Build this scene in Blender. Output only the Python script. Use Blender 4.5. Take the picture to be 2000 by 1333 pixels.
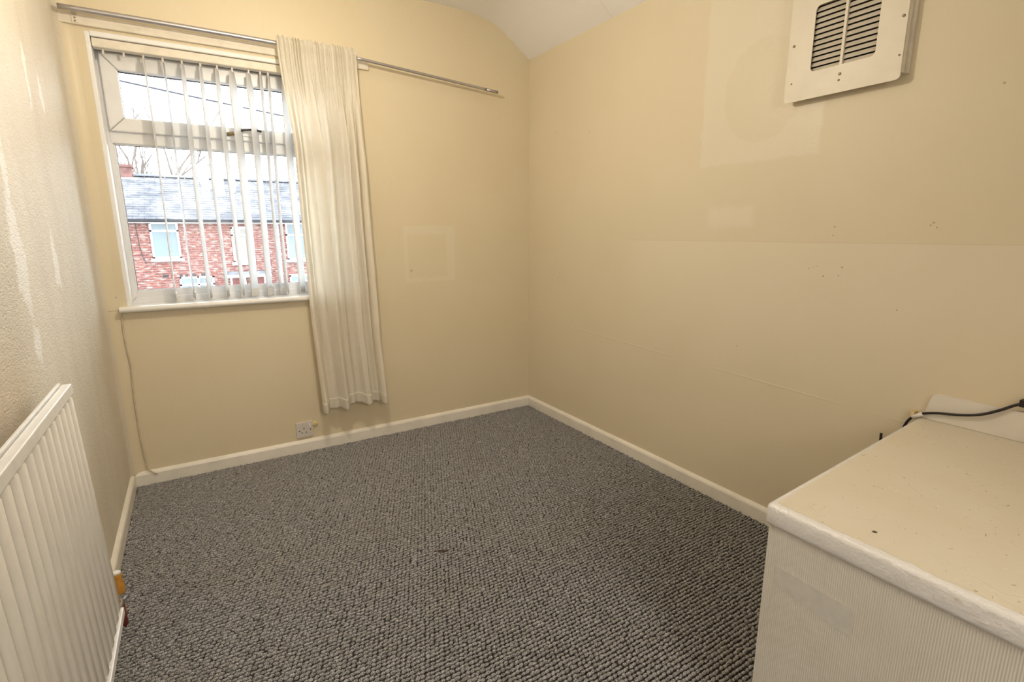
import bpy, bmesh, math, random
import numpy as np
from mathutils import Vector, Matrix

for o in list(bpy.data.objects):
    bpy.data.objects.remove(o, do_unlink=True)
scene = bpy.context.scene
COL = scene.collection
rnd = random.Random(7)
W = 2.318            # room width: left wall x = 0, right wall x = W, window wall y = 0, floor z = 0
YR = -3.75           # wall behind the camera

# ------------------------------------------------------------------ camera
cd = bpy.data.cameras.new('camera')
cd.sensor_width = 36.0
cd.lens = 1008.05 * 36.0 / 2000.0
cd.clip_start = 0.02
cd.clip_end = 300
cam = bpy.data.objects.new('camera', cd)
COL.objects.link(cam)
R = (Matrix.Rotation(-0.5507, 3, 'Z') @ Matrix.Rotation(-0.2075, 3, 'X') @ Matrix.Rotation(0.0043, 3, 'Y')
     @ Matrix.Rotation(math.radians(90), 3, 'X'))
cam.matrix_world = Matrix.Translation((0.3646, -2.9581, 1.215)) @ R.to_4x4()
scene.camera = cam

# ------------------------------------------------------------------ world, lamp, exposure
world = bpy.data.worlds.new('overcast_sky')
scene.world = world
world.use_nodes = True
bg = world.node_tree.nodes['Background']
bg.inputs['Color'].default_value = (0.90, 0.95, 1.0, 1)
bg.inputs['Strength'].default_value = 6.6

ld = bpy.data.lights.new('pendant_bulb_light', 'POINT')
ld.energy = 17.5
ld.color = (1.0, 0.87, 0.68)
ld.shadow_soft_size = 0.035
lamp = bpy.data.objects.new('pendant_bulb_light', ld)
lamp.location = (0.80, -1.16, 2.12)
COL.objects.link(lamp)

# unseen fill lamp added behind the camera to even out the light
ld2 = bpy.data.lights.new('added_fill_light', 'POINT')
ld2.energy = 35
ld2.color = (1.0, 0.90, 0.77)
ld2.shadow_soft_size = 0.25
lamp2 = bpy.data.objects.new('added_fill_light', ld2)
lamp2.location = (0.80, -4.70, 1.95)
COL.objects.link(lamp2)

vs = scene.view_settings
vs.view_transform = 'Standard'
vs.look = 'None'
vs.gamma = 1.0
vs.use_curve_mapping = False
vs.exposure = 0.82


# ------------------------------------------------------------------ helpers
def link(o):
    COL.objects.link(o)
    return o


def world_loc(o):
    v = Vector((0, 0, 0))
    while o is not None:
        v += o.location
        o = o.parent
    return v


def tag(o, label=None, cat=None, group=None, kind=None):
    if label: o['label'] = label
    if cat: o['category'] = cat
    if group: o['group'] = group
    if kind: o['kind'] = kind
    return o


def empty(name, loc):
    o = bpy.data.objects.new(name, None)
    o.empty_display_size = 0.05
    o.location = loc
    return link(o)


def obj(name, bm, mat, parent=None, smooth=False, origin=None):
    """bm is built in world coordinates; parents carry no rotation while building."""
    bmesh.ops.recalc_face_normals(bm, faces=bm.faces)
    me = bpy.data.meshes.new(name)
    if parent is not None:
        off = world_loc(parent)
    elif origin is not None:
        off = Vector(origin)
    else:
        off = Vector((0, 0, 0))
    bmesh.ops.translate(bm, verts=bm.verts, vec=-off)
    bm.to_mesh(me)
    bm.free()
    me.materials.append(mat)
    if smooth:
        for p in me.polygons: p.use_smooth = True
    o = bpy.data.objects.new(name, me)
    if parent is not None:
        o.parent = parent
    else:
        o.location = off
    return link(o)


def np_obj(name, V, F, mat, parent=None, smooth=False):
    me = bpy.data.meshes.new(name)
    V = np.asarray(V, dtype=np.float32)
    if parent is not None:
        V = V - np.array(world_loc(parent), dtype=np.float32)
    F = np.asarray(F, dtype=np.int32)
    n, k = F.shape
    me.vertices.add(len(V)); me.vertices.foreach_set('co', V.ravel())
    me.loops.add(n * k); me.loops.foreach_set('vertex_index', F.ravel())
    me.polygons.add(n)
    me.polygons.foreach_set('loop_start', np.arange(0, n * k, k, dtype=np.int32))
    me.polygons.foreach_set('loop_total', np.full(n, k, dtype=np.int32))
    if smooth:
        me.polygons.foreach_set('use_smooth', np.ones(n, dtype=bool))
    me.update(calc_edges=True)
    me.validate()
    me.materials.append(mat)
    o = bpy.data.objects.new(name, me)
    if parent is not None: o.parent = parent
    return link(o)


def box(x0, x1, y0, y1, z0, z1, bev=0, seg=2, bm=None):
    b = bmesh.new()
    v = [b.verts.new(p) for p in ((x0, y0, z0), (x1, y0, z0), (x1, y1, z0), (x0, y1, z0),
                                  (x0, y0, z1), (x1, y0, z1), (x1, y1, z1), (x0, y1, z1))]
    for f in ((0, 3, 2, 1), (4, 5, 6, 7), (0, 1, 5, 4), (1, 2, 6, 5), (2, 3, 7, 6), (3, 0, 4, 7)):
        b.faces.new([v[i] for i in f])
    if bev:
        bmesh.ops.bevel(b, geom=b.edges[:], offset=bev, segments=seg, affect='EDGES', profile=0.5)
    return join(bm, b) if bm is not None else b


def join(a, b):
    m = {}
    for v in b.verts: m[v] = a.verts.new(v.co)
    for f in b.faces: a.faces.new([m[v] for v in f.verts])
    b.free()
    return a


def extrude_profile(pts, axis, a0, a1, cap=True):
    """closed 2D profile extruded along an axis. axis x: pts=(y,z); y: pts=(x,z); z: pts=(x,y)"""
    b = bmesh.new()
    def mk(p, a):
        if axis == 'x': return (a, p[0], p[1])
        if axis == 'y': return (p[0], a, p[1])
        return (p[0], p[1], a)
    r0 = [b.verts.new(mk(p, a0)) for p in pts]
    r1 = [b.verts.new(mk(p, a1)) for p in pts]
    n = len(pts)
    for i in range(n):
        b.faces.new((r0[i], r0[(i + 1) % n], r1[(i + 1) % n], r1[i]))
    if cap:
        b.faces.new(r0[::-1]); b.faces.new(r1)
    return b


def tube(pts, r, seg=10, bm=None, cap=True):
    b = bm if bm is not None else bmesh.new()
    P = [Vector(p) for p in pts]
    rr = r if isinstance(r, (list, tuple)) else [r] * len(P)
    rings = []
    up = Vector((0.13, 0.21, 0.97)).normalized()
    prev = None
    for i, p in enumerate(P):
        t = (P[min(i + 1, len(P) - 1)] - P[max(i - 1, 0)]).normalized()
        a = t.cross(up) if prev is None else prev - t * prev.dot(t)
        if a.length < 1e-4: a = t.cross(Vector((1, 0, 0)))
        a.normalize(); prev = a
        c = t.cross(a)
        rings.append([b.verts.new(p + (a * math.cos(2 * math.pi * k / seg) + c * math.sin(2 * math.pi * k / seg)) * rr[i])
                      for k in range(seg)])
    for i in range(len(rings) - 1):
        for k in range(seg):
            b.faces.new((rings[i][k], rings[i][(k + 1) % seg], rings[i + 1][(k + 1) % seg], rings[i + 1][k]))
    if cap:
        b.faces.new(rings[0][::-1]); b.faces.new(rings[-1])
    return b


def lathe(prof, c, axis='z', seg=20):
    """prof: list of (radius, height) around point c"""
    d = {'z': Vector((0, 0, 1)), 'x': Vector((1, 0, 0)), 'y': Vector((0, 1, 0))}[axis]
    b = bmesh.new()
    c = Vector(c)
    e1 = d.orthogonal().normalized(); e2 = d.cross(e1)
    rings = [[b.verts.new(c + d * h + (e1 * math.cos(2 * math.pi * k / seg) + e2 * math.sin(2 * math.pi * k / seg)) * max(r, 1e-4))
              for k in range(seg)] for r, h in prof]
    for i in range(len(rings) - 1):
        for k in range(seg):
            b.faces.new((rings[i][k], rings[i][(k + 1) % seg], rings[i + 1][(k + 1) % seg], rings[i + 1][k]))
    b.faces.new(rings[0][::-1]); b.faces.new(rings[-1])
    return b


def smooth_path(pts, n=6):
    P = [Vector(p) for p in pts]
    out = []
    for i in range(len(P) - 1):
        p0 = P[max(i - 1, 0)]; p1 = P[i]; p2 = P[i + 1]; p3 = P[min(i + 2, len(P) - 1)]
        for k in range(n):
            t = k / n
            out.append(0.5 * ((2 * p1) + (p2 - p0) * t + (2 * p0 - 5 * p1 + 4 * p2 - p3) * t * t + (3 * p1 - p0 - 3 * p2 + p3) * t ** 3))
    out.append(P[-1])
    return out


# ------------------------------------------------------------------ materials
class NT:
    def __init__(s, name):
        s.m = bpy.data.materials.new(name)
        s.m.use_nodes = True
        s.t = s.m.node_tree
        s.b = s.t.nodes['Principled BSDF']
        s.pos = s.t.nodes.new('ShaderNodeNewGeometry').outputs['Position']
        s.sep = None

    def n(s, ty, **kw):
        nd = s.t.nodes.new(ty)
        for k, v in kw.items(): setattr(nd, k, v)
        return nd

    def l(s, a, b): s.t.links.new(a, b)

    def val(s, sock, v):
        if hasattr(v, 'is_output') or isinstance(v, bpy.types.NodeSocket): s.l(v, sock)
        else: sock.default_value = v

    def math(s, op, a, b=0.0, c=None, clamp=False):
        nd = s.n('ShaderNodeMath', operation=op)
        nd.use_clamp = clamp
        s.val(nd.inputs[0], a); s.val(nd.inputs[1], b)
        if c is not None: s.val(nd.inputs[2], c)
        return nd.outputs[0]

    def xyz(s):
        if s.sep is None:
            nd = s.n('ShaderNodeSeparateXYZ'); s.l(s.pos, nd.inputs[0]); s.sep = nd.outputs
        return s.sep

    def scaled(s, v):
        nd = s.n('ShaderNodeVectorMath', operation='MULTIPLY')
        s.l(s.pos, nd.inputs[0]); nd.inputs[1].default_value = v
        return nd.outputs[0]

    def noise(s, scale, detail=3, rough=0.55, vec=None, dist=0.0, out='Fac'):
        nd = s.n('ShaderNodeTexNoise')
        nd.inputs['Scale'].default_value = scale; nd.inputs['Detail'].default_value = detail
        nd.inputs['Roughness'].default_value = rough; nd.inputs['Distortion'].default_value = dist
        s.l(vec if vec is not None else s.pos, nd.inputs['Vector'])
        return nd.outputs[0 if out == 'Fac' else 1]

    def step(s, v, lo, hi):
        nd = s.n('ShaderNodeMapRange', interpolation_type='SMOOTHSTEP')
        s.val(nd.inputs[0], v)
        nd.inputs[1].default_value = lo; nd.inputs[2].default_value = hi
        return nd.outputs[0]

    def mix(s, fac, a, b):
        nd = s.n('ShaderNodeMix', data_type='RGBA')
        s.val(nd.inputs[0], fac)
        for so, v in ((nd.inputs[6], a), (nd.inputs[7], b)):
            if isinstance(v, bpy.types.NodeSocket): s.l(v, so)
            else: so.default_value = (*v, 1)
        return nd.outputs[2]

    def rect(s, a, a0, a1, b, b0, b1, soft=0.006):
        m = s.math('MULTIPLY', s.step(a, a0 - soft, a0 + soft), s.step(a, a1 + soft, a1 - soft))
        m2 = s.math('MULTIPLY', s.step(b, b0 - soft, b0 + soft), s.step(b, b1 + soft, b1 - soft))
        return s.math('MULTIPLY', m, m2)

    def ellipse(s, a, ca, ra, b, cb, rb, soft=0.2):
        u = s.math('DIVIDE', s.math('SUBTRACT', a, ca), ra)
        v = s.math('DIVIDE', s.math('SUBTRACT', b, cb), rb)
        d = s.math('ADD', s.math('MULTIPLY', u, u), s.math('MULTIPLY', v, v))
        return s.step(d, 1.0 + soft, 1.0 - soft)

    def dots(s, pts):
        acc = None
        for (p, r) in pts:
            nd = s.n('ShaderNodeVectorMath', operation='DISTANCE')
            s.l(s.pos, nd.inputs[0]); nd.inputs[1].default_value = p
            m = s.step(nd.outputs['Value'], r * 1.25, r * 0.6)
            acc = m if acc is None else s.math('MAXIMUM', acc, m)
        return acc

    def bump(s, h, strength, dist):
        nd = s.n('ShaderNodeBump')
        nd.inputs['Strength'].default_value = strength
        nd.inputs['Distance'].default_value = dist
        s.l(h, nd.inputs['Height'])
        s.l(nd.outputs[0], s.b.inputs['Normal'])
        return nd

    def set(s, color=None, rough=None, spec=None, metal=None):
        if color is not None:
            if isinstance(color, bpy.types.NodeSocket): s.l(color, s.b.inputs['Base Color'])
            else: s.b.inputs['Base Color'].default_value = (*color, 1)
        if rough is not None: s.val(s.b.inputs['Roughness'], rough)
        if spec is not None: s.b.inputs['Specular IOR Level'].default_value = spec
        if metal is not None: s.b.inputs['Metallic'].default_value = metal
        return s.m


CREAM = (0.71, 0.62, 0.445)


def mat_plain(name, col, rough=0.5, spec=0.5, metal=0, var=0.06, nscale=14, bump=0.0, bdist=0.001):
    t = NT(name)
    nz = t.noise(nscale, 4)
    c2 = tuple(max(0, c * (1 - var * 2)) for c in col)
    t.set(t.mix(t.step(nz, 0.35, 0.75), col, c2), rough, spec, metal)
    if bump: t.bump(t.noise(nscale * 12, 3), bump, bdist)
    return t.m


# --- walls
def mat_wall_back():
    t = NT('cream_wallpaper_window_wall')
    x, y, z = t.xyz()
    nz = t.noise(2.2, 4, vec=t.scaled((1, 1, 1)))
    col = t.mix(t.step(nz, 0.3, 0.75), CREAM, (0.695, 0.60, 0.42))
    wob = t.math('MULTIPLY', t.math('SUBTRACT', t.noise(22, 3), 0.5), 0.02)
    xx = t.math('ADD', x, wob); zz = t.math('ADD', z, wob)
    outer = t.rect(xx, 1.44, 1.765, zz, 0.925, 1.255)
    inner = t.rect(xx, 1.46, 1.715, zz, 0.95, 1.205, 0.01)
    ring = t.math('MULTIPLY', outer, t.math('SUBTRACT', 1.0, inner))
    col = t.mix(t.math('MULTIPLY', ring, 0.28), col, (0.78, 0.715, 0.58))
    spots = t.dots([((1.478, 0, 0.993), 0.010), ((0.052, 0, 0.93), 0.005), ((0.40, 0, 0.845), 0.004)])
    col = t.mix(t.math('MULTIPLY', spots, 0.35), col, (0.30, 0.22, 0.10))
    crack = t.rect(t.math('ADD', z, t.math('MULTIPLY', wob, 0.3)), 0.868, 0.870, x, -0.05, 0.066, 0.001)
    col = t.mix(t.math('MULTIPLY', crack, 0.7), col, (0.22, 0.15, 0.07))
    t.set(col, 0.42, 0.4)
    fine = t.noise(95, 3, vec=t.scaled((1.0, 1.0, 0.22)))
    cre = t.step(t.noise(9, 2, vec=t.scaled((2.4, 1, 0.42)), dist=0.7), 0.66, 0.74)
    h = t.math('ADD', t.math('MULTIPLY', fine, 0.5), t.math('MULTIPLY', cre, 0.5))
    h = t.math('ADD', h, t.math('MULTIPLY', t.noise(7, 3), 1.2))
    t.bump(h, 0.35, 0.0035)
    return t.m


def mat_wall_right():
    t = NT('cream_painted_right_wall')
    x, y, z = t.xyz()
    nz = t.noise(1.8, 4)
    col = t.mix(t.step(nz, 0.3, 0.75), (0.725, 0.64, 0.475), (0.705, 0.615, 0.45))
    wob = t.math('MULTIPLY', t.math('SUBTRACT', t.noise(26, 4), 0.5), 0.035)
    yy = t.math('ADD', y, wob); zz = t.math('ADD', z, wob)
    big = t.rect(yy, -1.875, -1.365, zz, 1.487, 2.30, 0.01)
    col = t.mix(t.math('MULTIPLY', big, 0.42), col, (0.79, 0.73, 0.61))
    disc = t.ellipse(yy, -1.635, 0.17, zz, 1.75, 0.19, 0.08)
    col = t.mix(t.math('MULTIPLY', t.math('MULTIPLY', disc, big), 0.5), col, (0.71, 0.62, 0.455))
    small = t.rect(yy, -1.645, -1.425, zz, 1.235, 1.315, 0.02)
    col = t.mix(t.math('MULTIPLY', small, 0.40), col, (0.79, 0.73, 0.61))
    band = t.math('MULTIPLY', t.step(z, 1.177, 1.172), t.math('MULTIPLY', t.step(y, -0.85, -1.10), t.step(z, 0.55, 1.1)))
    col = t.mix(t.math('MULTIPLY', band, 0.30), col, (0.79, 0.73, 0.60))
    seam = t.rect(z, 1.1735, 1.1755, y, -2.6, -0.95, 0.0008)
    col = t.mix(t.math('MULTIPLY', seam, 0.22), col, (0.40, 0.28, 0.14))
    P = [(-0.303, 1.803, .004), (-0.603, 1.757, .0035), (-1.963, 1.23, .004), (-1.961, 1.20, .003), (-2.253, 1.239, .004),
         (-2.263, 1.224, .003), (-2.246, 1.231, .003), (-2.005, 1.089, .0045), (-1.944, 1.054, .004), (-1.996, 1.060, .003),
         (-1.89, 1.079, .0025), (-1.918, 1.09, .0025), (-1.905, 1.085, .002), (-2.363, 1.611, .004), (-0.35, .968, .004),
         (-2.19, .96, .003), (-1.62, .735, .003)]
    spots = t.dots([((W, a, b), r * 0.85) for a, b, r in P])
    col = t.mix(t.math('MULTIPLY', spots, 0.55), col, (0.20, 0.12, 0.06))
    t.set(col, t.math('SUBTRACT', 0.46, t.math('MULTIPLY', big, 0.08)), 0.4)
    # raised paper seam that runs slightly downhill towards the boxing
    line = t.math('ADD', t.math('MULTIPLY', y, -0.026), t.math('MULTIPLY', wob, 0.15))
    dz = t.math('ABSOLUTE', t.math('SUBTRACT', z, t.math('SUBTRACT', 0.652, line)))
    ridge = t.math('MULTIPLY', t.step(dz, 0.006, 0.001), t.step(t.noise(3.1, 2), 0.38, 0.5))
    h = t.math('ADD', t.math('MULTIPLY', t.noise(80, 3), 0.35), t.math('MULTIPLY', t.noise(6, 3), 1.2))
    h = t.math('ADD', h, t.math('MULTIPLY', ridge, 0.6))
    rough_plaster = t.math('MULTIPLY', t.math('MULTIPLY', big, t.noise(60, 4)), 0.7)
    h = t.math('ADD', h, rough_plaster)
    t.bump(h, 0.30, 0.003)
    return t.m


def mat_wall_left():
    t = NT('cream_textured_left_wall')
    x, y, z = t.xyz()
    nz = t.noise(3.0, 5, vec=t.scaled((1, 1.6, 0.5)))
    col = t.mix(t.step(nz, 0.30, 0.75), (0.69, 0.63, 0.525), (0.62, 0.56, 0.46))
    wob = t.math('MULTIPLY', t.math('SUBTRACT', t.noise(16, 4), 0.5), 0.10)
    yy = t.math('ADD', y, wob); zz = t.math('ADD', z, t.math('MULTIPLY', wob, 2.0))
    acc = None
    for cy, ry, cz, rz in ((-0.555, 0.028, 1.675, 0.062), (-1.20, 0.05, 1.16, 0.16), (-0.80, 0.035, 1.12, 0.10),
                           (-0.73, 0.02, 1.70, 0.09), (-1.19, 0.03, 0.93, 0.05), (-1.19, 0.02, 1.36, 0.10)):
        e = t.ellipse(yy, cy, ry, zz, cz, rz, 0.5)
        acc = e if acc is None else t.math('MAXIMUM', acc, e)
    col = t.mix(t.math('MULTIPLY', acc, 0.75), col, (0.84, 0.825, 0.80))
    fl = t.step(t.noise(120, 2, vec=t.scaled((1, 0.5, 1.0)), dist=1.2), 0.60, 0.70)
    col = t.mix(t.math('MULTIPLY', fl, 0.32), col, (0.84, 0.80, 0.72))
    low_brown = t.math('MULTIPLY', t.step(z, 1.05, 0.80), t.step(y, -1.15, -1.5))  # wall turns browner low down around the radiator
    col = t.mix(t.math('MULTIPLY', low_brown, 0.35), col, (0.42, 0.28, 0.12))
    t.set(col, 0.62, 0.42)
    h = t.math('ADD', t.noise(130, 2, vec=t.scaled((1, 0.45, 1.0)), dist=1.2), t.math('MULTIPLY', t.noise(9, 3), 1.5))
    t.bump(h, 0.60, 0.004)
    return t.m


def mat_ceiling():
    t = NT('off_white_ceiling')
    x, y, z = t.xyz()
    col = t.mix(t.step(t.noise(3, 4), 0.3, 0.75), (0.89, 0.885, 0.87), (0.87, 0.86, 0.84))
    seam = t.math('MULTIPLY', t.step(t.math('ABSOLUTE', t.math('SUBTRACT', y, -0.762)), 0.0025, 0.0008), 0.25)
    col = t.mix(seam, col, (0.35, 0.30, 0.22))
    t.set(col, 0.7, 0.3)
    t.bump(t.math('ADD', t.noise(60, 3), t.math('MULTIPLY', t.noise(9, 2), 1.5)), 0.2, 0.003)
    return t.m


def mat_carpet():
    t = NT('grey_flecked_loop_carpet')
    a = t.noise(420, 2, 0.7)
    b = t.noise(60, 2)
    c = t.noise(2.5, 3)
    col = t.mix(t.step(a, 0.38, 0.64), (0.085, 0.083, 0.086), (0.56, 0.555, 0.565))
    col = t.mix(t.math('MULTIPLY', t.step(b, 0.52, 0.68), 0.40), col, (0.21, 0.20, 0.195))
    col = t.mix(t.math('MULTIPLY', t.step(b, 0.40, 0.30), 0.35), col, (0.58, 0.575, 0.575))
    col = t.mix(t.math('MULTIPLY', t.step(c, 0.4, 0.7), 0.18), col, (0.30, 0.27, 0.23))
    t.set(col, 0.95, 0.08)
    t.bump(t.noise(900, 2), 0.5, 0.002)
    return t.m


M = {}
M['wall_back'] = mat_wall_back()
M['wall_right'] = mat_wall_right()
M['wall_left'] = mat_wall_left()
M['ceiling'] = mat_ceiling()
M['carpet'] = mat_carpet()
M['carpet_back'] = mat_plain('dark_shade_backing', (0.05, 0.048, 0.048), 0.95, 0.1)  # carpet backing coloured near black for the shade between loops
M['skirting'] = mat_plain('cream_gloss_skirting', (0.84, 0.80, 0.72), 0.32, 0.5, var=0.05, nscale=9, bump=0.1)
M['gloss_white'] = mat_plain('white_gloss_paint', (0.80, 0.785, 0.75), 0.25, 0.5, var=0.02, nscale=12, bump=0.08)
M['upvc'] = mat_plain('white_window_plastic', (0.77, 0.77, 0.765), 0.30, 0.5, var=0.03, nscale=20)
M['reveal'] = mat_plain('white_reveal_paint', (0.85, 0.85, 0.845), 0.45, 0.4, var=0.03, nscale=10, bump=0.15, bdist=0.002)
M['gasket'] = mat_plain('dark_rubber_gasket', (0.05, 0.05, 0.055), 0.6, 0.3)
M['steel'] = mat_plain('dull_chrome_tube', (0.50, 0.48, 0.49), 0.40, 0.5, 0.85, var=0.05, nscale=40)
M['chrome'] = mat_plain('bright_chrome', (0.75, 0.75, 0.76), 0.15, 0.5, 1.0, var=0.02)
M['brass'] = mat_plain('tarnished_brass', (0.36, 0.27, 0.12), 0.35, 0.5, 0.8, var=0.1)
M['dark_metal'] = mat_plain('dark_metal', (0.06, 0.055, 0.05), 0.4, 0.5, 0.3)
M['batten'] = mat_plain('cream_painted_batten', (0.80, 0.74, 0.63), 0.45, 0.4, var=0.07, nscale=18, bump=0.1)
M['radiator'] = mat_plain('white_radiator_enamel', (0.77, 0.74, 0.68), 0.32, 0.5, var=0.03, nscale=16)
M['radiator_top'] = mat_plain('white_radiator_rail_enamel', (0.80, 0.79, 0.77), 0.28, 0.5, var=0.05, nscale=30)
M['vent'] = mat_plain('cream_painted_vent_plate', (0.76, 0.70, 0.575), 0.40, 0.45, var=0.03, nscale=12, bump=0.08)
M['louvre'] = mat_plain('cream_louvre_metal', (0.61, 0.56, 0.47), 0.30, 0.5, var=0.06, nscale=25)
M['vent_dark'] = mat_plain('dark_vent_cavity', (0.035, 0.025, 0.018), 0.8, 0.2)
M['screw'] = mat_plain('dull_screw_head', (0.25, 0.20, 0.13), 0.45, 0.5, 0.5)
M['socket'] = mat_plain('aged_white_socket_plastic', (0.66, 0.61, 0.56), 0.35, 0.5, var=0.03, nscale=60)
M['socket_switch'] = mat_plain('white_switch_plastic', (0.82, 0.79, 0.74), 0.3, 0.5)
M['black'] = mat_plain('black_rubber_cable', (0.018, 0.014, 0.014), 0.45, 0.4)
M['cord'] = mat_plain('cream_painted_cord', (0.62, 0.54, 0.40), 0.5, 0.4, var=0.1, nscale=30)
M['filler'] = mat_plain('yellowed_filler', (0.78, 0.60, 0.30), 0.6, 0.3)
M['valve_cap'] = mat_plain('orange_plastic_cap', (0.62, 0.29, 0.045), 0.4, 0.5, var=0.1, nscale=60)
M['copper'] = mat_plain('brown_red_copper_pipe', (0.26, 0.06, 0.045), 0.4, 0.5, 0.4)
M['thread'] = mat_plain('brown_fibre', (0.07, 0.04, 0.03), 0.8, 0.2)


def mat_boxing_top():
    t = NT('cream_chipped_boxing_top')
    x, y, z = t.xyz()
    col = t.mix(t.step(t.noise(5, 4), 0.3, 0.75), (0.76, 0.70, 0.575), (0.735, 0.665, 0.53))
    chips = t.step(t.noise(78, 2, vec=t.scaled((0.7, 1.3, 1))), 0.70, 0.715)
    col = t.mix(t.math('MULTIPLY', chips, 0.6), col, (0.36, 0.25, 0.11))
    pale = t.step(t.noise(60, 2, vec=t.scaled((1.3, 0.8, 1))), 0.72, 0.735)
    col = t.mix(t.math('MULTIPLY', pale, 0.7), col, (0.86, 0.82, 0.73))
    hole = t.dots([((1.465, -2.545, 0.628), 0.005)])
    col = t.mix(hole, col, (0.03, 0.02, 0.01))
    t.set(col, 0.38, 0.45)
    scr = t.step(t.noise(14, 3, vec=t.scaled((0.35, 2.2, 1)), dist=0.6), 0.66, 0.70)
    h = t.math('SUBTRACT', t.math('MULTIPLY', t.noise(9, 3), 0.8), t.math('MULTIPLY', chips, 0.8))
    h = t.math('ADD', h, t.math('MULTIPLY', scr, 0.25))
    line = t.step(t.math('ABSOLUTE', t.math('SUBTRACT', t.noise(7, 2, vec=t.scaled((1.5, 0.6, 1))), 0.5)), 0.006, 0.001)
    h = t.math('ADD', h, t.math('MULTIPLY', line, 0.25))
    t.bump(h, 0.55, 0.003)
    return t.m


def mat_boxing_paper():
    t = NT('ribbed_off_white_wallpaper')
    x, y, z = t.xyz()
    col = t.mix(t.step(t.noise(7, 4), 0.3, 0.8), (0.74, 0.71, 0.645), (0.70, 0.665, 0.59))
    wob = t.math('MULTIPLY', t.noise(5, 3, vec=t.scaled((1, 1, 0.25))), 0.012)
    ph = t.math('MULTIPLY', t.math('ADD', y, wob), 2 * math.pi / 0.0042)
    rib = t.math('SINE', ph)
    col = t.mix(t.math('MULTIPLY', t.step(rib, -0.3, -1.0), 0.25), col, (0.46, 0.40, 0.30))
    t.set(col, 0.5, 0.4)
    h = t.math('ADD', t.math('MULTIPLY', rib, 0.5), t.math('MULTIPLY', t.noise(45, 3, vec=t.scaled((1, 2, 0.15))), 0.8))
    t.bump(h, 0.5, 0.0012)
    return t.m


def mat_boxing_edge():
    t = NT('thick_white_brushed_gloss_edge')
    col = t.mix(t.step(t.noise(30, 4), 0.62, 0.75), (0.80, 0.785, 0.775), (0.66, 0.60, 0.50))
    t.set(col, 0.30, 0.5)
    t.bump(t.math('ADD', t.noise(34, 4), t.math('MULTIPLY', t.noise(150, 2), 0.3)), 0.7, 0.006)
    return t.m


M['box_top'] = mat_boxing_top()
M['box_paper'] = mat_boxing_paper()
M['box_edge'] = mat_boxing_edge()
M['box_patch'] = mat_plain('smooth_grey_white_patch', (0.67, 0.645, 0.59), 0.45, 0.4, var=0.05, nscale=40, bump=0.15)
M['board'] = mat_plain('white_painted_board', (0.76, 0.71, 0.63), 0.4, 0.45, var=0.03, nscale=10, bump=0.1)


def mat_cloth(name, col, trans, tcol, bscale, bstr):
    t = NT(name)
    t.set(t.mix(t.step(t.noise(18, 4), 0.3, 0.8), col, tuple(c * 0.95 for c in col)), 0.85, 0.15)
    w = t.math('ADD', t.noise(bscale, 2, vec=t.scaled((1, 1, 0.35))), t.noise(bscale, 2, vec=t.scaled((0.35, 0.35, 1))))
    bn = t.bump(w, bstr, 0.001)
    tr = t.n('ShaderNodeBsdfTranslucent')
    tr.inputs['Color'].default_value = (*tcol, 1)
    t.l(bn.outputs[0], tr.inputs['Normal'])
    mx = t.n('ShaderNodeMixShader')
    mx.inputs[0].default_value = trans
    t.l(t.b.outputs[0], mx.inputs[1]); t.l(tr.outputs[0], mx.inputs[2])
    t.l(mx.outputs[0], t.t.nodes['Material Output'].inputs['Surface'])
    return t.m


M['curtain'] = mat_cloth('cream_cotton_curtain', (0.86, 0.82, 0.73), 0.36, (0.88, 0.81, 0.67), 420, 0.35)
M['slat'] = mat_cloth('white_blind_fabric', (0.88, 0.88, 0.87), 0.5, (0.93, 0.94, 0.96), 600, 0.1)


def mat_glass(name, tint, refl):
    t = NT(name)
    tr = t.n('ShaderNodeBsdfTransparent'); tr.inputs[0].default_value = (*tint, 1)
    gl = t.n('ShaderNodeBsdfGlossy'); gl.inputs['Roughness'].default_value = 0.02
    fr = t.n('ShaderNodeFresnel'); fr.inputs[0].default_value = 1.45
    mx = t.n('ShaderNodeMixShader')
    t.l(t.math('MULTIPLY', fr.outputs[0], refl), mx.inputs[0])
    t.l(tr.outputs[0], mx.inputs[1]); t.l(gl.outputs[0], mx.inputs[2])
    t.l(mx.outputs[0], t.t.nodes['Material Output'].inputs['Surface'])
    t.t.nodes.remove(t.b)
    return t.m


M['glass'] = mat_glass('clear_window_glass', (0.97, 0.985, 0.98), 1.0)

# outside
def mat_brick():
    t = NT('weathered_red_brick')
    a = t.noise(3.7, 2, vec=t.scaled((1.2, 1, 3.4)))
    b = t.noise(5.3, 2, vec=t.scaled((1, 1, 2.6)))
    col = t.mix(t.step(a, 0.36, 0.60), (0.175, 0.062, 0.050), (0.135, 0.055, 0.050))
    col = t.mix(t.math('MULTIPLY', t.step(b, 0.50, 0.60), 0.8), col, (0.27, 0.19, 0.165))
    t.set(col, 0.9, 0.2)
    return t.m


def mat_slate():
    t = NT('grey_roof_slate')
    a = t.noise(2.1, 4, vec=t.scaled((1, 1, 1)))
    col = t.mix(t.step(a, 0.35, 0.65), (0.060, 0.062, 0.074), (0.125, 0.128, 0.142))
    col = t.mix(t.math('MULTIPLY', t.step(t.noise(7, 2), 0.58, 0.68), 0.5), col, (0.042, 0.040, 0.050))
    t.set(col, 0.75, 0.3)
    return t.m


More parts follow.
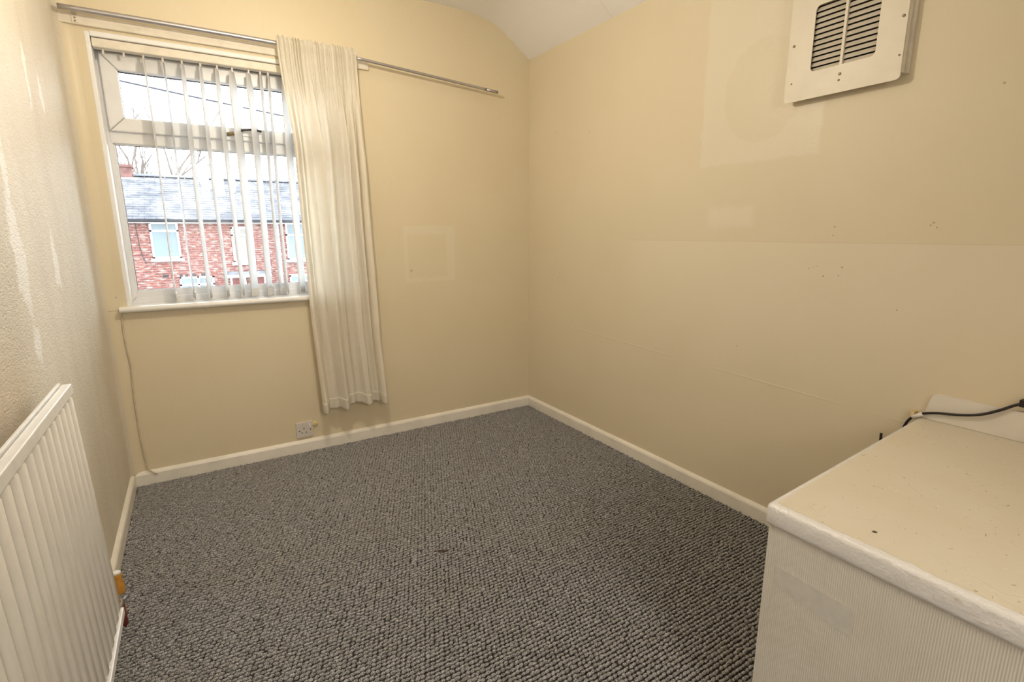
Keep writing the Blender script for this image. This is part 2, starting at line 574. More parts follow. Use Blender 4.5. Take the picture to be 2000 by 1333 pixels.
M['brick'] = mat_brick()
M['mortar'] = mat_plain('pale_mortar', (0.36, 0.31, 0.29), 0.95, 0.1)
M['slate'] = mat_slate()
M['chimney'] = mat_plain('sooty_chimney_brick', (0.12, 0.06, 0.055), 0.9, 0.2, var=0.25, nscale=9)
M['ridge'] = mat_plain('grey_clay_ridge', (0.085, 0.088, 0.10), 0.8, 0.2)
M['gutter'] = mat_plain('black_gutter_plastic', (0.012, 0.013, 0.016), 0.5, 0.4)
M['house_white'] = mat_plain('white_house_paint', (0.80, 0.81, 0.82), 0.5, 0.4)
M['house_glass'] = mat_plain('pale_net_curtain_glass', (0.085, 0.115, 0.13), 0.2, 0.5, var=0.15, nscale=1.5)
M['house_net'] = mat_plain('cream_net_behind_glass', (0.14, 0.13, 0.11), 0.3, 0.5, var=0.1, nscale=3)
M['red_door'] = mat_plain('red_brown_door', (0.13, 0.022, 0.018), 0.4, 0.4)
M['bark'] = mat_plain('grey_brown_bark', (0.12, 0.10, 0.09), 0.9, 0.1)
M['road'] = mat_plain('grey_asphalt', (0.09, 0.09, 0.09), 0.9, 0.2)
M['pavement'] = mat_plain('pale_concrete_pavement', (0.20, 0.20, 0.19), 0.9, 0.2)
M['wire'] = mat_plain('dark_overhead_wire', (0.03, 0.03, 0.04), 0.6, 0.2)
M['outer'] = mat_plain('outer_brick_skin', (0.36, 0.17, 0.13), 0.9, 0.2)

# ------------------------------------------------------------------ room shell
WX0, WX1, WZ0, WZ1 = 0.092, 1.175, 0.884, 2.046      # window opening
ZC = 2.472                                           # flat ceiling height


def S(o, label=None):
    o['kind'] = 'structure'
    if label: o['label'] = label
    return o


S(obj('floor', box(-0.12, W + 0.12, YR - 0.1, 0.25, -0.12, -0.004), M['mortar']))

# left wall with the soft plastered inside corner
r = 0.055
prof = [(-0.12, YR), (0.0, YR)]
for k in range(9):
    a = k / 8 * math.pi / 2
    prof.append((r - r * math.cos(a), -r + r * math.sin(a)))
prof += [(r, 0.02), (-0.12, 0.02)]
wl = S(obj('wall_left', extrude_profile(prof, 'z', -0.12, ZC + 0.1), M['wall_left'], smooth=False))
for p in wl.data.polygons: p.use_smooth = True
wl.data.set_sharp_from_angle(angle=math.radians(30))
# the outermost strip of the rounded corner is papered like the window wall
wl.data.materials.append(M['wall_back'])
for p in wl.data.polygons:
    if -0.022 < p.center.y < 0.001 and p.center.x > 0.015: p.material_index = 1

# window wall with a real opening
b = bmesh.new()
xs = [0.0, WX0, WX1, W + 0.12]; zs = [-0.12, WZ0, WZ1, ZC + 0.1]
for i in range(3):
    for j in range(3):
        if i == 1 and j == 1: continue
        box(xs[i], xs[i + 1], 0.0, 0.26, zs[j], zs[j + 1], bm=b)
bmesh.ops.remove_doubles(b, verts=b.verts, dist=1e-5)
wb = S(obj('wall_back', b, M['wall_back']))
wb.data.materials.append(M['reveal']); wb.data.materials.append(M['outer'])
for p in wb.data.polygons:
    c = p.center
    if WX0 - 1e-3 < c.x < WX1 + 1e-3 and WZ0 - 1e-3 < c.z < WZ1 + 1e-3 and 0.01 < c.y < 0.25: p.material_index = 1
    elif c.y > 0.255: p.material_index = 2
S(obj('wall_right', box(W, W + 0.12, YR, 0.0, -0.12, ZC + 0.1), M['wall_right']))
b = bmesh.new()                                        # wall behind the camera; unseen opening added to pass the fill light
DX0, DX1, DZ = 0.20, 1.34, 2.03
box(-0.12, DX0, YR - 0.1, YR, -0.12, ZC + 0.1, bm=b)
box(DX1, W + 0.12, YR - 0.1, YR, -0.12, ZC + 0.1, bm=b)
box(DX0, DX1, YR - 0.1, YR, DZ, ZC + 0.1, bm=b)
S(obj('wall_rear', b, M['wall_left']))
for nm, q in (('wall_fill_box', (-0.72, 2.0, -5.62, -5.5, -0.12, 2.5)), ('wall_fill_box_side', (-0.72, -0.6, -5.5, YR - 0.1, -0.12, 2.5)),
              ('wall_fill_box_right', (2.0, 2.12, -5.62, YR - 0.1, -0.12, 2.5)), ('floor_fill_box', (-0.6, 2.0, -5.5, YR - 0.1, -0.12, -0.004)),
              ('ceiling_fill_box', (-0.72, 2.12, -5.62, YR - 0.1, 2.5, 2.6))):
    S(obj(nm, box(*q), M['ceiling'] if 'floor' not in nm else M['carpet_back']))  # added unseen enclosure that contains the fill lamp's light

# ceiling: flat, then sweeping down to the right wall
cp = [(-0.02, ZC), (1.60, ZC), (1.80, 2.4715), (1.90, 2.468), (1.96, 2.462), (2.02, 2.450), (2.078, 2.429), (2.143, 2.398), (2.211, 2.352),
      (2.27, 2.311), (W + 0.004, 2.275)]
cp = cp + [(W + 0.004, ZC + 0.12), (-0.02, ZC + 0.12)]
ce = S(obj('ceiling', extrude_profile(cp, 'y', YR, 0.0), M['ceiling']))
for p in ce.data.polygons: p.use_smooth = True
ce.data.set_sharp_from_angle(angle=math.radians(30))

# skirting boards
def skirt(name, pts, axis, a0, a1):
    return S(obj(name, extrude_profile(pts, axis, a0, a1), M['skirting']))

skirt('baseboard_back', [(0, 0), (-0.016, 0), (-0.016, 0.056), (-0.013, 0.063), (-0.005, 0.070), (0, 0.072)], 'x', 0.001, W)
skirt('baseboard_right', [(W, 0), (W - 0.016, 0), (W - 0.016, 0.056), (W - 0.013, 0.063), (W - 0.005, 0.070), (W, 0.072)], 'y', -2.36, -0.0162)
skirt('baseboard_left', [(0, 0), (0.016, 0), (0.016, 0.056), (0.013, 0.063), (0.005, 0.070), (0, 0.072)], 'y', YR, -0.0162)

# ------------------------------------------------------------------ window
win = S(empty('window_1', (0.63, 0.12, WZ0)), 'white plastic window with a top opening light above fixed pane')


def ring(x0, x1, z0, z1, wl_, wr, wb_, wt, y0, y1, name, mat, parent, bev=0.004):
    """a frame of four mitred bars"""
    ix0, ix1, iz0, iz1 = x0 + wl_, x1 - wr, z0 + wb_, z1 - wt
    quads = [((x0, z0), (x1, z0), (ix1, iz0), (ix0, iz0)), ((x1, z0), (x1, z1), (ix1, iz1), (ix1, iz0)),
             ((x1, z1), (x0, z1), (ix0, iz1), (ix1, iz1)), ((x0, z1), (x0, z0), (ix0, iz0), (ix0, iz1))]
    for q in quads:
        c = (sum(p[0] for p in q) / 4, sum(p[1] for p in q) / 4)
        q = [(p[0] + (c[0] - p[0]) * 0.0008 / max(0.02, math.dist(p, c)), p[1] + (c[1] - p[1]) * 0.0008 / max(0.02, math.dist(p, c))) for p in q]
        bb = extrude_profile(q, 'y', y0, y1)
        if bev: bmesh.ops.bevel(bb, geom=bb.edges[:], offset=min(bev, 0.3 * min(wl_, wb_, wt)), segments=2, affect='EDGES', profile=0.5)
        obj(name, bb, mat, parent)


# white painted edge lining round the recess
for q in ((WX0 - 0.004, WX0 + 0.014, WZ0, WZ1 + 0.004), (WX1 - 0.014, WX1 + 0.004, WZ0, WZ1 + 0.004), (WX0 + 0.0142, WX1 - 0.0142, WZ1 - 0.014, WZ1 + 0.007)):
    obj('lining_strip', box(q[0], q[1], -0.002, 0.094, q[2], q[3], 0.004, 3), M['reveal'], win)
# outer frame, transom, glazing beads of the lower light, opening sash above
ring(WX0, WX1, WZ0, WZ1, 0.030, 0.030, 0.034, 0.052, 0.094, 0.155, 'frame_bar', M['upvc'], win)
obj('transom', box(WX0 + 0.022, WX1 - 0.022, 0.092, 0.15, 1.618, 1.676, 0.004), M['upvc'], win)
ring(WX0 + 0.018, WX1 - 0.018, WZ0 + 0.032, 1.625, 0.020, 0.020, 0.034, 0.012, 0.100, 0.128, 'glazing_bead', M['upvc'], win, 0.003)
sash = empty('opening_sash', (0.0, 0.0, 0.0)); sash.parent = win
ring(WX0 + 0.026, WX1 - 0.026, 1.668, 1.998, 0.062, 0.062, 0.062, 0.070, 0.076, 0.128, 'sash_bar', M['upvc'], sash, 0.006)
for (x0, x1, z0, z1) in ((WX0 + 0.086, WX1 - 0.086, 1.728, 1.930), (WX0 + 0.036, WX1 - 0.036, 0.948, 1.616)):
    ring(x0, x1, z0, z1, 0.003, 0.003, 0.003, 0.003, 0.104, 0.126, 'gasket', M['gasket'], win, 0)
    obj('pane', box(x0 - 0.004, x1 + 0.004, 0.118, 0.122, z0 - 0.004, z1 + 0.004), M['glass'], win)
# window handle on the lower sash bar
hb = tube([(0.585, 0.070, 1.694), (0.615, 0.066, 1.700)], [0.009, 0.008], 10)
hd = obj('handle', hb, M['brass'], sash, True)
hp = smooth_path([(0.628, 0.062, 1.702), (0.655, 0.052, 1.716), (0.70, 0.050, 1.722), (0.738, 0.055, 1.718)], 5)
obj('handle_lever', tube(hp, [0.006] * len(hp), 8), M['dark_metal'], sash, True)
obj('handle_plate', box(0.60, 0.72, 0.070, 0.077, 1.690, 1.706, 0.002), M['upvc'], sash)

# sill with a rounded nose, passing behind the curtain
pts = []
for k in range(9):
    a = math.pi / 2 + k / 8 * math.pi
    pts.append((-0.026 + 0.0135 * math.cos(a), 0.8735 + 0.0135 * math.sin(a)))
pts += [(0.10, 0.860), (0.10, 0.887)]
sb = extrude_profile(pts, 'x', 0.060, 1.215)
obj('window_sill', sb, M['gloss_white'], win, False)

# ------------------------------------------------------------------ vertical blind
blind = tag(empty('vertical_blind', (0.63, 0.03, 0.90)), 'white vertical slat blind hanging open inside the window recess', 'blind')
obj('headrail', box(0.108, 1.158, 0.008, 0.052, 1.994, 2.030, 0.004), M['batten'], blind)
slat_x = [0.284, 0.356, 0.429, 0.502, 0.570, 0.633, 0.704, 0.755, 0.790, 0.862, 0.930, 1.000, 1.070, 1.130]
app = [0.006, 0.007, 0.019, 0.016, 0.020, 0.036, 0.030, 0.015, 0.014, 0.034, 0.03, 0.03, 0.03, 0.03]
hook_me = None
for i, hx in enumerate([0.142, 0.214] + slat_x):
    hb = box(hx - 0.004, hx + 0.004, 0.026, 0.034, 1.972, 1.997, 0.001, 1)
    obj('carrier_hook', hb, M['socket'], blind)
SW = 0.089
for i, sx in enumerate(slat_x):
    view = math.atan2(sx - 0.3646, 0.03 + 2.9581)          # direction the slats were left turned to, slat by slat
    th = view + math.asin(app[i] / SW) * (1 if i != 1 else -1)
    d = Vector((math.sin(th), math.cos(th), 0))            # along the slat width
    nrm = Vector((d.y, -d.x, 0))
    bb = bmesh.new()
    bx_bot = 0.003 * math.sin(i * 2.1)
    cols = 6; rows = 14
    g = []
    for rr in range(rows + 1):
        v = rr / rows
        z = 1.976 + (0.902 - 1.976) * v
        row = []
        for cc in range(cols + 1):
            u = cc / cols - 0.5
            wv = SW * (1.0 if v > 0.03 else 0.55)
            bow = 0.004 * (1 - (2 * u) ** 2) + 0.0025 * math.sin(5 * v + i)
            p = Vector((sx + bx_bot * v, 0.030, z)) + d * (u * wv) + nrm * bow
            row.append(bb.verts.new(p))
        g.append(row)
    for rr in range(rows):
        for cc in range(cols):
            bb.faces.new((g[rr][cc], g[rr][cc + 1], g[rr + 1][cc + 1], g[rr + 1][cc]))
    so = obj('slat', bb, M['slat'], blind, True)
    sm = so.modifiers.new('thickness', 'SOLIDIFY'); sm.thickness = 0.0007
    # bottom weight slipped into the hem pocket
    wbm = bmesh.new()
    c0 = Vector((sx + bx_bot, 0.030, 0.0)) + nrm * 0.003
    qs = []
    for s_, zz in ((-1, 0.899), (1, 0.899), (1, 0.936), (-1, 0.936)):
        qs.append(c0 + d * (s_ * (SW / 2 - 0.002)) + Vector((0, 0, zz)))
    f0 = [wbm.verts.new(q + nrm * 0.0014) for q in qs]; f1 = [wbm.verts.new(q - nrm * 0.0014) for q in qs]
    for k in range(4): wbm.faces.new((f0[k], f0[(k + 1) % 4], f1[(k + 1) % 4], f1[k]))
    wbm.faces.new(f0); wbm.faces.new(f1[::-1])
    obj('bottom_weight', wbm, M['socket_switch'], so)

# ------------------------------------------------------------------ batten, curtain rail, curtain
bt = tag(obj('wall_batten', box(0.012, 1.283, -0.018, 0.0, 2.064, 2.104, 0.003), M['batten'], origin=(0.65, -0.009, 2.064)),
         'long cream painted wooden batten fixed flat above the window', 'batten')
rod = tag(empty('curtain_rod', (0.65, -0.07, 2.09)), 'thin grey telescopic metal curtain rod above the window', 'curtain rod')
rp = smooth_path([(0.024, -0.070, 2.105), (0.40, -0.070, 2.106), (0.82, -0.070, 2.104), (1.193, -0.070, 2.098)], 5)
obj('outer_tube', tube(rp, 0.0105, 14), M['steel'], rod, True)
rp2 = smooth_path([(1.190, -0.070, 2.098), (1.60, -0.070, 2.070), (1.97, -0.070, 2.044)], 6)
obj('inner_tube', tube(rp2, 0.0075, 14), M['steel'], rod, True)
obj('end_cap', tube([(1.968, -0.070, 2.0441), (2.045, -0.070, 2.0385)], 0.0085, 14), M['steel'], rod, True)
obj('collar', tube([(1.182, -0.070, 2.099), (1.204, -0.070, 2.0975)], 0.0145, 8), M['brass'], rod)
for bx in (0.068, 1.13):
    br = obj('bracket', box(bx - 0.007, bx + 0.007, -0.066, -0.018, 2.096, 2.114, 0.002), M['steel'], rod)
    obj('bracket_plate', box(bx - 0.011, bx + 0.011, -0.022, -0.0175, 2.068, 2.118, 0.001), M['batten'], br)
    for sz in (2.074, 2.086):
        obj('screw', lathe([(0.003, 0), (0.003, -0.003), (0.001, -0.004)], (bx, -0.0215, sz), 'y', 8), M['screw'], br)

cur = tag(empty('curtain', (1.05, -0.09, 0.25)), 'cream cotton curtain with gathered heading hanging bunched beside window', 'curtain')
ZT, ZB = 2.134, 0.252


def edge(v, tab):
    for (v0, a), (v1, c) in zip(tab, tab[1:]):
        if v <= v1:
            t = (v - v0) / (v1 - v0); t = t * t * (3 - 2 * t) * 0.5 + t * 0.5
            return a + (c - a) * t
    return tab[-1][1]


LEFT = [(0, 0.820), (0.04, 0.824), (0.27, 0.858), (0.68, 0.866), (1.0, 0.890)]
RIGHT = [(0, 1.192), (0.04, 1.196), (0.40, 1.208), (0.75, 1.222), (1.0, 1.246)]


def sst(a, c, t):
    t = min(1, max(0, (t - a) / (c - a))); return t * t * (3 - 2 * t)


def fold(u, v):
    # deep vertical folds that merge downwards
    w = u + 0.030 * math.sin(2.1 * math.pi * u + 0.8) + 0.012 * math.sin(9 * u + 3 * v)
    lo = sst(0.30, 0.95, v)
    p1 = 2 * math.pi * (7.6 * w + 0.12); p2 = 2 * math.pi * (3.2 * w + 0.62 - 0.06 * v)
    a = (math.sin(p1) + 0.35 * math.sin(2 * p1 + 0.7)) * (0.62 - 0.42 * lo) + (math.sin(p2) + 0.30 * math.sin(2 * p2 + 1.1)) * (0.42 + 0.30 * lo) \
        + 0.22 * math.sin(2 * math.pi * (12.7 * w + 0.3 + 0.2 * v)) * (1 - 0.75 * v)
    return a


def pleat(u):
    return math.sin(2 * math.pi * (18 * u + 0.9 * math.sin(7 * u) + 0.5 * math.sin(23 * u + 1))) + 0.5 * math.sin(2 * math.pi * 34 * u + 2 * math.sin(11 * u))


def cpoint(u, v):
    z = ZT + (ZB - ZT) * v
    x = edge(v, LEFT) * (1 - u) + edge(v, RIGHT) * u
    gather = 1 - sst(0.03, 0.20, v)
    big = sst(0.03, 0.30, v)
    fo = fold(u, v)
    amp = 0.044 * big * (1 + 0.15 * v)
    y = -0.098 + amp * fo * 0.72 - 0.0085 * gather * pleat(u)
    pocket = math.exp(-((z - 2.106) / 0.020) ** 2)
    y -= 0.010 * pocket
    if z > 2.119: y += 0.010 * (z - 2.119) / 0.015
    # folds lean sideways so that some faces turn to the window
    x += big * 0.011 * math.cos(2 * math.pi * (7.6 * u + 0.2)) * (1 - 0.6 * v) + 0.0015 * gather * pleat(u + 0.01)
    y += 0.0016 * math.sin(70 * u + 31 * v) * big * 0.6 + 0.0012 * math.sin(43 * v + 17 * u)
    z += 0.0025 * gather * pleat(u) * (1 if v < 0.01 else 0) - 0.010 * v * v * max(-0.3, -fo) * 0.8
    z += -0.006 * v * math.sin(2 * math.pi * u * 1.2 + 0.4)
    return Vector((x, y, z))


def cgrid(v0, v1, nv, nu=260, off=0.0):
    bb = bmesh.new()
    g = [[bb.verts.new(cpoint(i / nu, v0 + (v1 - v0) * j / nv) + Vector((0, -off, 0))) for i in range(nu + 1)] for j in range(nv + 1)]
    for j in range(nv):
        for i in range(nu):
            bb.faces.new((g[j][i], g[j][i + 1], g[j + 1][i + 1], g[j + 1][i]))
    return bb


VH = 0.045
for nm, v0, v1, nv, off in (('gathered_heading', 0, VH, 12, 0), ('cloth_panel', VH, 0.968, 130, 0), ('hem', 0.966, 1.0, 6, 0.0012)):
    o = obj(nm, cgrid(v0, v1, nv, off=off), M['curtain'], cur, True)
    if nm == 'hem':
        md = o.modifiers.new('thickness', 'SOLIDIFY'); md.thickness = 0.0012

# ------------------------------------------------------------------ wall socket
soc = tag(empty('wall_socket', (0.803, 0.0, 0.088)), 'small square white switched wall socket just above the skirting', 'socket')
SX0, SX1, SZ0, SZ1 = 0.759, 0.847, 0.088, 0.176
pl = obj('face_plate', box(SX0, SX1, -0.010, 0.0, SZ0, SZ1, 0.002), M['socket'], soc)
sx = lambda u: SX0 + (SX1 - SX0) * u
sz = lambda v: SZ0 + (SZ1 - SZ0) * v
obj('rocker_switch', box(sx(0.75), sx(0.86), -0.0155, -0.009, sz(0.62), sz(0.86), 0.002), M['socket_switch'], soc)
obj('pin_slot', box(sx(0.43), sx(0.48), -0.0106, -0.006, sz(0.53), sz(0.63)), M['black'], soc)
obj('pin_slot', box(sx(0.29), sx(0.37), -0.0106, -0.006, sz(0.29), sz(0.34)), M['black'], soc)
obj('pin_slot', box(sx(0.55), sx(0.63), -0.0106, -0.006, sz(0.29), sz(0.34)), M['black'], soc)
for u, v in ((0.18, 0.46), (0.85, 0.48)):
    obj('screw', lathe([(0.0036, 0), (0.0036, -0.003), (0.0022, -0.004)], (sx(u), -0.008, sz(v)), 'y', 10), M['dark_metal'], soc)
fb = bmesh.new()
bmesh.ops.create_icosphere(fb, subdivisions=2, radius=0.014)
for v in fb.verts:
    n = 1 + 0.30 * math.sin(v.co.x * 700 + 1) * math.sin(v.co.z * 520) + 0.2 * math.sin(v.co.y * 900)
    v.co = Vector((v.co.x * 1.15 * n + 0.861, v.co.y * 0.7 * n - 0.003, v.co.z * 0.9 * n + 0.156))
tag(obj('filler_lump', fb, M['filler'], origin=(0.861, -0.003, 0.156)), 'small yellow lump of filler stuck to wall beside socket', 'filler lump')

# ------------------------------------------------------------------ cream cord down the left of the window wall
cpth = smooth_path([(0.063, -0.004, 0.862), (0.060, -0.004, 0.78), (0.062, -0.004, 0.69), (0.066, -0.004, 0.59), (0.060, -0.004, 0.48),
                    (0.058, -0.004, 0.32), (0.060, -0.004, 0.20), (0.066, -0.005, 0.115), (0.076, -0.018, 0.078), (0.105, -0.020, 0.052)], 5)
tag(obj('hanging_cord', tube(cpth, 0.0038, 8), M['cord'], None, True, origin=(0.063, -0.004, 0.05)),
    'thin cream cord running from window sill down to the skirting', 'cord')

# ------------------------------------------------------------------ radiator
Y0r, Y1r = -2.55, -1.285
zr0, zr1 = 0.155, 0.842
rad = tag(empty('radiator', (0.0, (Y0r + Y1r) / 2, zr0)), 'white fluted panel radiator mounted on the left wall', 'radiator')
PITCH = 0.050
# corrugated steel panel (local build around x = 0 front plane)
bb = bmesh.new()
n = int((Y1r - Y0r) / PITCH * 16)
front = []
for i in range(n + 1):
    y = Y1r - 0.004 - (Y1r - Y0r - 0.008) * i / n
    ph = ((Y1r - y) / PITCH) % 1.0
    d = 0.5 - 0.5 * math.cos(2 * math.pi * ph)
    d = sst(0.18, 0.75, d)
    front.append((-0.0145 + 0.0125 * d, y))
zrow = [(zr0 + 0.020, 0.0), (zr0 + 0.034, 1.0), (zr1 - 0.034, 1.0), (zr1 - 0.018, 0.15)]
g = []
for zz, k in zrow:
    g.append([bb.verts.new((-0.0145 + (x + 0.0145) * k, y, zz)) for x, y in front])
back = [[bb.verts.new((-0.022, y, zz)) for (x, y) in (front[0], front[-1])] for zz, k in zrow]
for j in range(len(g) - 1):
    for i in range(n):
        bb.faces.new((g[j][i], g[j][i + 1], g[j + 1][i + 1], g[j + 1][i]))
    bb.faces.new((g[j][0], g[j + 1][0], back[j + 1][0], back[j][0]))
    bb.faces.new((g[j][-1], g[j + 1][-1], back[j + 1][1], back[j][1]))
    bb.faces.new((back[j][0], back[j][1], back[j + 1][1], back[j + 1][0]))
pn = obj('fluted_panel', bb, M['radiator'], None, False)
for p in pn.data.polygons: p.use_smooth = True
top = obj('top_rail', box(-0.020, 0.0, Y0r, Y1r, zr1 - 0.026, zr1, 0.002), M['radiator_top'], None)
lip = obj('back_lip', box(-0.028, -0.022, Y0r, Y1r, zr1 - 0.02, zr1 + 0.006, 0.001), M['radiator_top'], None)
bot = obj('bottom_rail', box(-0.020, 0.001, Y0r, Y1r, zr0, zr0 + 0.022, 0.002), M['radiator_top'], None)
bk = obj('wall_bracket', box(-0.088, -0.020, Y1r - 0.26, Y1r - 0.23, zr0 + 0.05, zr1 - 0.05), M['radiator'], None)
for o in (pn, top, lip, bot, bk):
    o.data.transform(Matrix.Translation((0, -(Y0r + Y1r) / 2, -zr0)))
    o.parent = rad
rad.location = (0.091, (Y0r + Y1r) / 2, zr0)
rad.rotation_euler = (0, -0.032, 0)

val = tag(empty('radiator_valve', (0.060, -1.115, 0.0)), 'chrome radiator valve with orange cap on a brown pipe', 'valve')
obj('cap', lathe([(0.0125, 0.122), (0.0155, 0.126), (0.0155, 0.140), (0.0125, 0.172), (0.0125, 0.184), (0.0105, 0.190)], (0.060, -1.115, 0), 'z', 18), M['valve_cap'], val, False)
obj('cap_top', lathe([(0.0115, 0.1895), (0.0115, 0.194), (0.009, 0.196)], (0.060, -1.115, 0), 'z', 18), M['radiator_top'], val)
obj('valve_body', lathe([(0.012, 0.086), (0.0155, 0.088), (0.0155, 0.104), (0.011, 0.106), (0.011, 0.114), (0.014, 0.115), (0.014, 0.122)], (0.060, -1.115, 0), 'z', 8), M['chrome'], val)
obj('tail_pipe', tube(smooth_path([(0.060, -1.125, 0.105), (0.064, -1.20, 0.115), (0.072, -1.27, 0.165), (0.075, -1.30, 0.18)], 5), 0.0085, 10), M['chrome'], val, True)
obj('feed_pipe', tube([(0.060, -1.115, 0.0), (0.060, -1.115, 0.088)], 0.0085, 12), M['copper'], val, True)

# ------------------------------------------------------------------ wall vent on the right wall
PX = W - 0.036
vent = tag(empty('wall_vent', (W, -1.935, 1.67)), 'cream square vent plate with louvred grille high on right wall', 'vent')
VY0, VY1, VZ0, VZ1 = -2.119, -1.749, 1.672, 2.062
OY0, OY1, OZ0, OZ1 = -2.040, -1.835, 1.759, 1.968


def rrect(a0, a1, b0, b1, r, n=6):
    out = []
    for (ca, cb, s) in ((a1 - r, b1 - r, 0), (a0 + r, b1 - r, 1), (a0 + r, b0 + r, 2), (a1 - r, b0 + r, 3)):
        for k in range(n + 1):
            a = (s + k / n) * math.pi / 2
            out.append((ca + r * math.cos(a), cb + r * math.sin(a)))
    return out


oi = rrect(VY0, VY1, VZ0, VZ1, 0.012); ii = rrect(OY0, OY1, OZ0, OZ1, 0.016)
bb = bmesh.new()
A = [[bb.verts.new((x, p[0], p[1])) for p in lst] for x in (PX, PX + 0.003) for lst in (oi, ii)]
n = len(oi)
for k in range(n):
    k2 = (k + 1) % n
    bb.faces.new((A[0][k], A[0][k2], A[1][k2], A[1][k]))
    bb.faces.new((A[2][k], A[3][k], A[3][k2], A[2][k2]))
    bb.faces.new((A[0][k], A[2][k], A[2][k2], A[0][k2]))
    bb.faces.new((A[1][k], A[1][k2], A[3][k2], A[3][k]))
obj('front_plate', bb, M['vent'], vent)
# timber packing frame behind the plate
for (a0, a1, c0, c1) in ((VY0 - 0.002, VY0 + 0.030, VZ0 + 0.020, VZ1 - 0.02), (VY1 - 0.050, VY1 - 0.024, VZ0 + 0.02, VZ1 - 0.02),
                         (VY0 + 0.030, VY1 - 0.050, VZ0 + 0.02, VZ0 + 0.045), (VY0 + 0.030, VY1 - 0.050, VZ1 - 0.045, VZ1 - 0.02)):
    obj('packing_strip', box(PX + 0.0035, W - 0.014, a0, a1, c0, c1, 0.001), M['vent'], vent)
    obj('backing_strip', box(W - 0.0135, W, a0 - (0.008 if a0 < VY0 else 0), a1, c0 - 0.002, c1, 0.001), M['batten'], vent)
obj('cavity_back', box(W - 0.012, W - 0.001, OY0 - 0.03, OY1 + 0.03, OZ0 - 0.02, OZ1 + 0.03), M['vent_dark'], vent)
# louvres: two columns of tilted slats and a centre bar
nl = 12
mid0, mid1 = -1.940, -1.931
for cidx, (a0, a1) in enumerate(((mid1, OY1 + 0.004), (OY0 - 0.004, mid0))):
    for k in range(nl + 1):
        zc = OZ0 + 0.008 + (OZ1 - OZ0) * k / nl
        q = [(PX + 0.006, zc - 0.0085), (PX + 0.0075, zc - 0.0088), (PX + 0.013, zc + 0.0045), (PX + 0.0115, zc + 0.005)]
        obj('louvre', extrude_profile(q, 'y', a0, a1), M['louvre'], vent)
obj('centre_bar', box(PX + 0.002, PX + 0.012, mid0, mid1, OZ0 - 0.005, OZ1 + 0.005, 0.001), M['vent'], vent)
for (yy, zz, rr) in ((-1.768, 1.86, 0.0045), (-2.108, 1.852, 0.0045), (-2.110, 1.742, 0.003), (-1.772, 1.735, 0.0025), (-1.938, 1.730, 0.0045), (-1.937, 1.711, 0.0035)):
    obj('screw', lathe([(rr, 0), (rr, -0.0015), (rr * 0.5, -0.0025)], (PX, yy, zz), 'x', 10), M['screw'], vent)

# ------------------------------------------------------------------ boxed-in bulkhead in the right corner
HB = 0.626
boxing = tag(empty('boxed_in_bulkhead', (1.85, -2.95, 0.0)), 'waist high boxed-in bulkhead with cream top and ribbed papered side', 'boxing')


def prism_xy(poly, z0, z1, bev=0, seg=3):
    bb = extrude_profile(poly, 'z', z0, z1)
    if bev: bmesh.ops.bevel(bb, geom=bb.edges[:], offset=bev, segments=seg, affect='EDGES', profile=0.5)
    return bb


YE = YR + 0.01
XF = 1.392
obj('top_slab', prism_xy([(XF, YE), (W - 0.001, YE), (W - 0.001, -2.296), (XF, -2.360)], HB - 0.052, HB, 0.012, 4), M['box_edge'], boxing, True)
rj = random.Random(11)
poly = [(W - 0.002, YE), (W - 0.002, -2.310)]
for k in range(1, 40):
    t_ = k / 40
    poly.append((W - 0.002 + (XF + 0.022 - W) * t_, -2.310 - 0.064 * t_ - rj.uniform(0, 0.0022)))
yy = -2.376
while yy > -3.2:
    poly.append((XF + 0.0165 + rj.uniform(-0.0018, 0.0022) + 0.0015 * math.sin(yy * 31), yy)); yy -= 0.011
poly.append((XF + 0.017, YE))
obj('top_lining', prism_xy(poly, HB - 0.003, HB + 0.0012), M['box_top'], boxing)
obj('papered_side', box(XF + 0.008, XF + 0.030, YE, -2.368, 0.0, HB - 0.050), M['box_paper'], boxing)
obj('end_panel', prism_xy([(XF + 0.031, -2.395), (W - 0.001, -2.340), (W - 0.001, -2.315), (XF + 0.031, -2.370)], 0.0, HB - 0.050), M['box_paper'], boxing)
pp = [(-2.395, 0.484), (-2.550, 0.483), (-2.556, 0.470), (-2.556, 0.430), (-2.549, 0.420), (-2.530, 0.421), (-2.393, 0.438)]
obj('flat_patch', extrude_profile(pp, 'x', XF + 0.0073, XF + 0.0085), M['box_patch'], boxing)

# white board against the wall on top of the boxing
bp = [(-2.310, HB + 0.002), (-2.322, 0.690), (-2.328, 0.707), (-2.340, 0.713), (-3.2, 0.713), (-3.2, HB + 0.002)]
tag(obj('wall_board', extrude_profile(bp, 'x', W - 0.012, W - 0.0005), M['board'], origin=(W - 0.006, -2.75, HB + 0.002)),
    'low white painted board against right wall behind black cable', 'board')

# black cable
cb = smooth_path([(W - 0.010, -2.62, 0.735), (W - 0.016, -2.575, 0.742), (W - 0.018, -2.531, 0.738), (W - 0.020, -2.490, 0.708), (W - 0.024, -2.45, 0.683),
                  (W - 0.024, -2.40, 0.667), (W - 0.022, -2.35, 0.657), (W - 0.020, -2.315, 0.645), (W - 0.020, -2.292, 0.630), (W - 0.018, -2.272, 0.600),
                  (W - 0.018, -2.262, 0.55), (W - 0.016, -2.25, 0.47), (W - 0.012, -2.235, 0.40), (W - 0.012, -2.215, 0.44), (W - 0.014, -2.207, 0.50), (W - 0.018, -2.206, 0.540)], 6)
cable = tag(empty('black_cable', (W - 0.02, -2.3, HB)), 'thin black cable crossing the white board above the boxing', 'cable')
obj('cable_run', tube(cb, 0.0042, 10), M['black'], cable, True)
obj('plug_end', box(W - 0.030, W, -2.60, -2.528, 0.731, 0.752, 0.003), M['black'], cable)
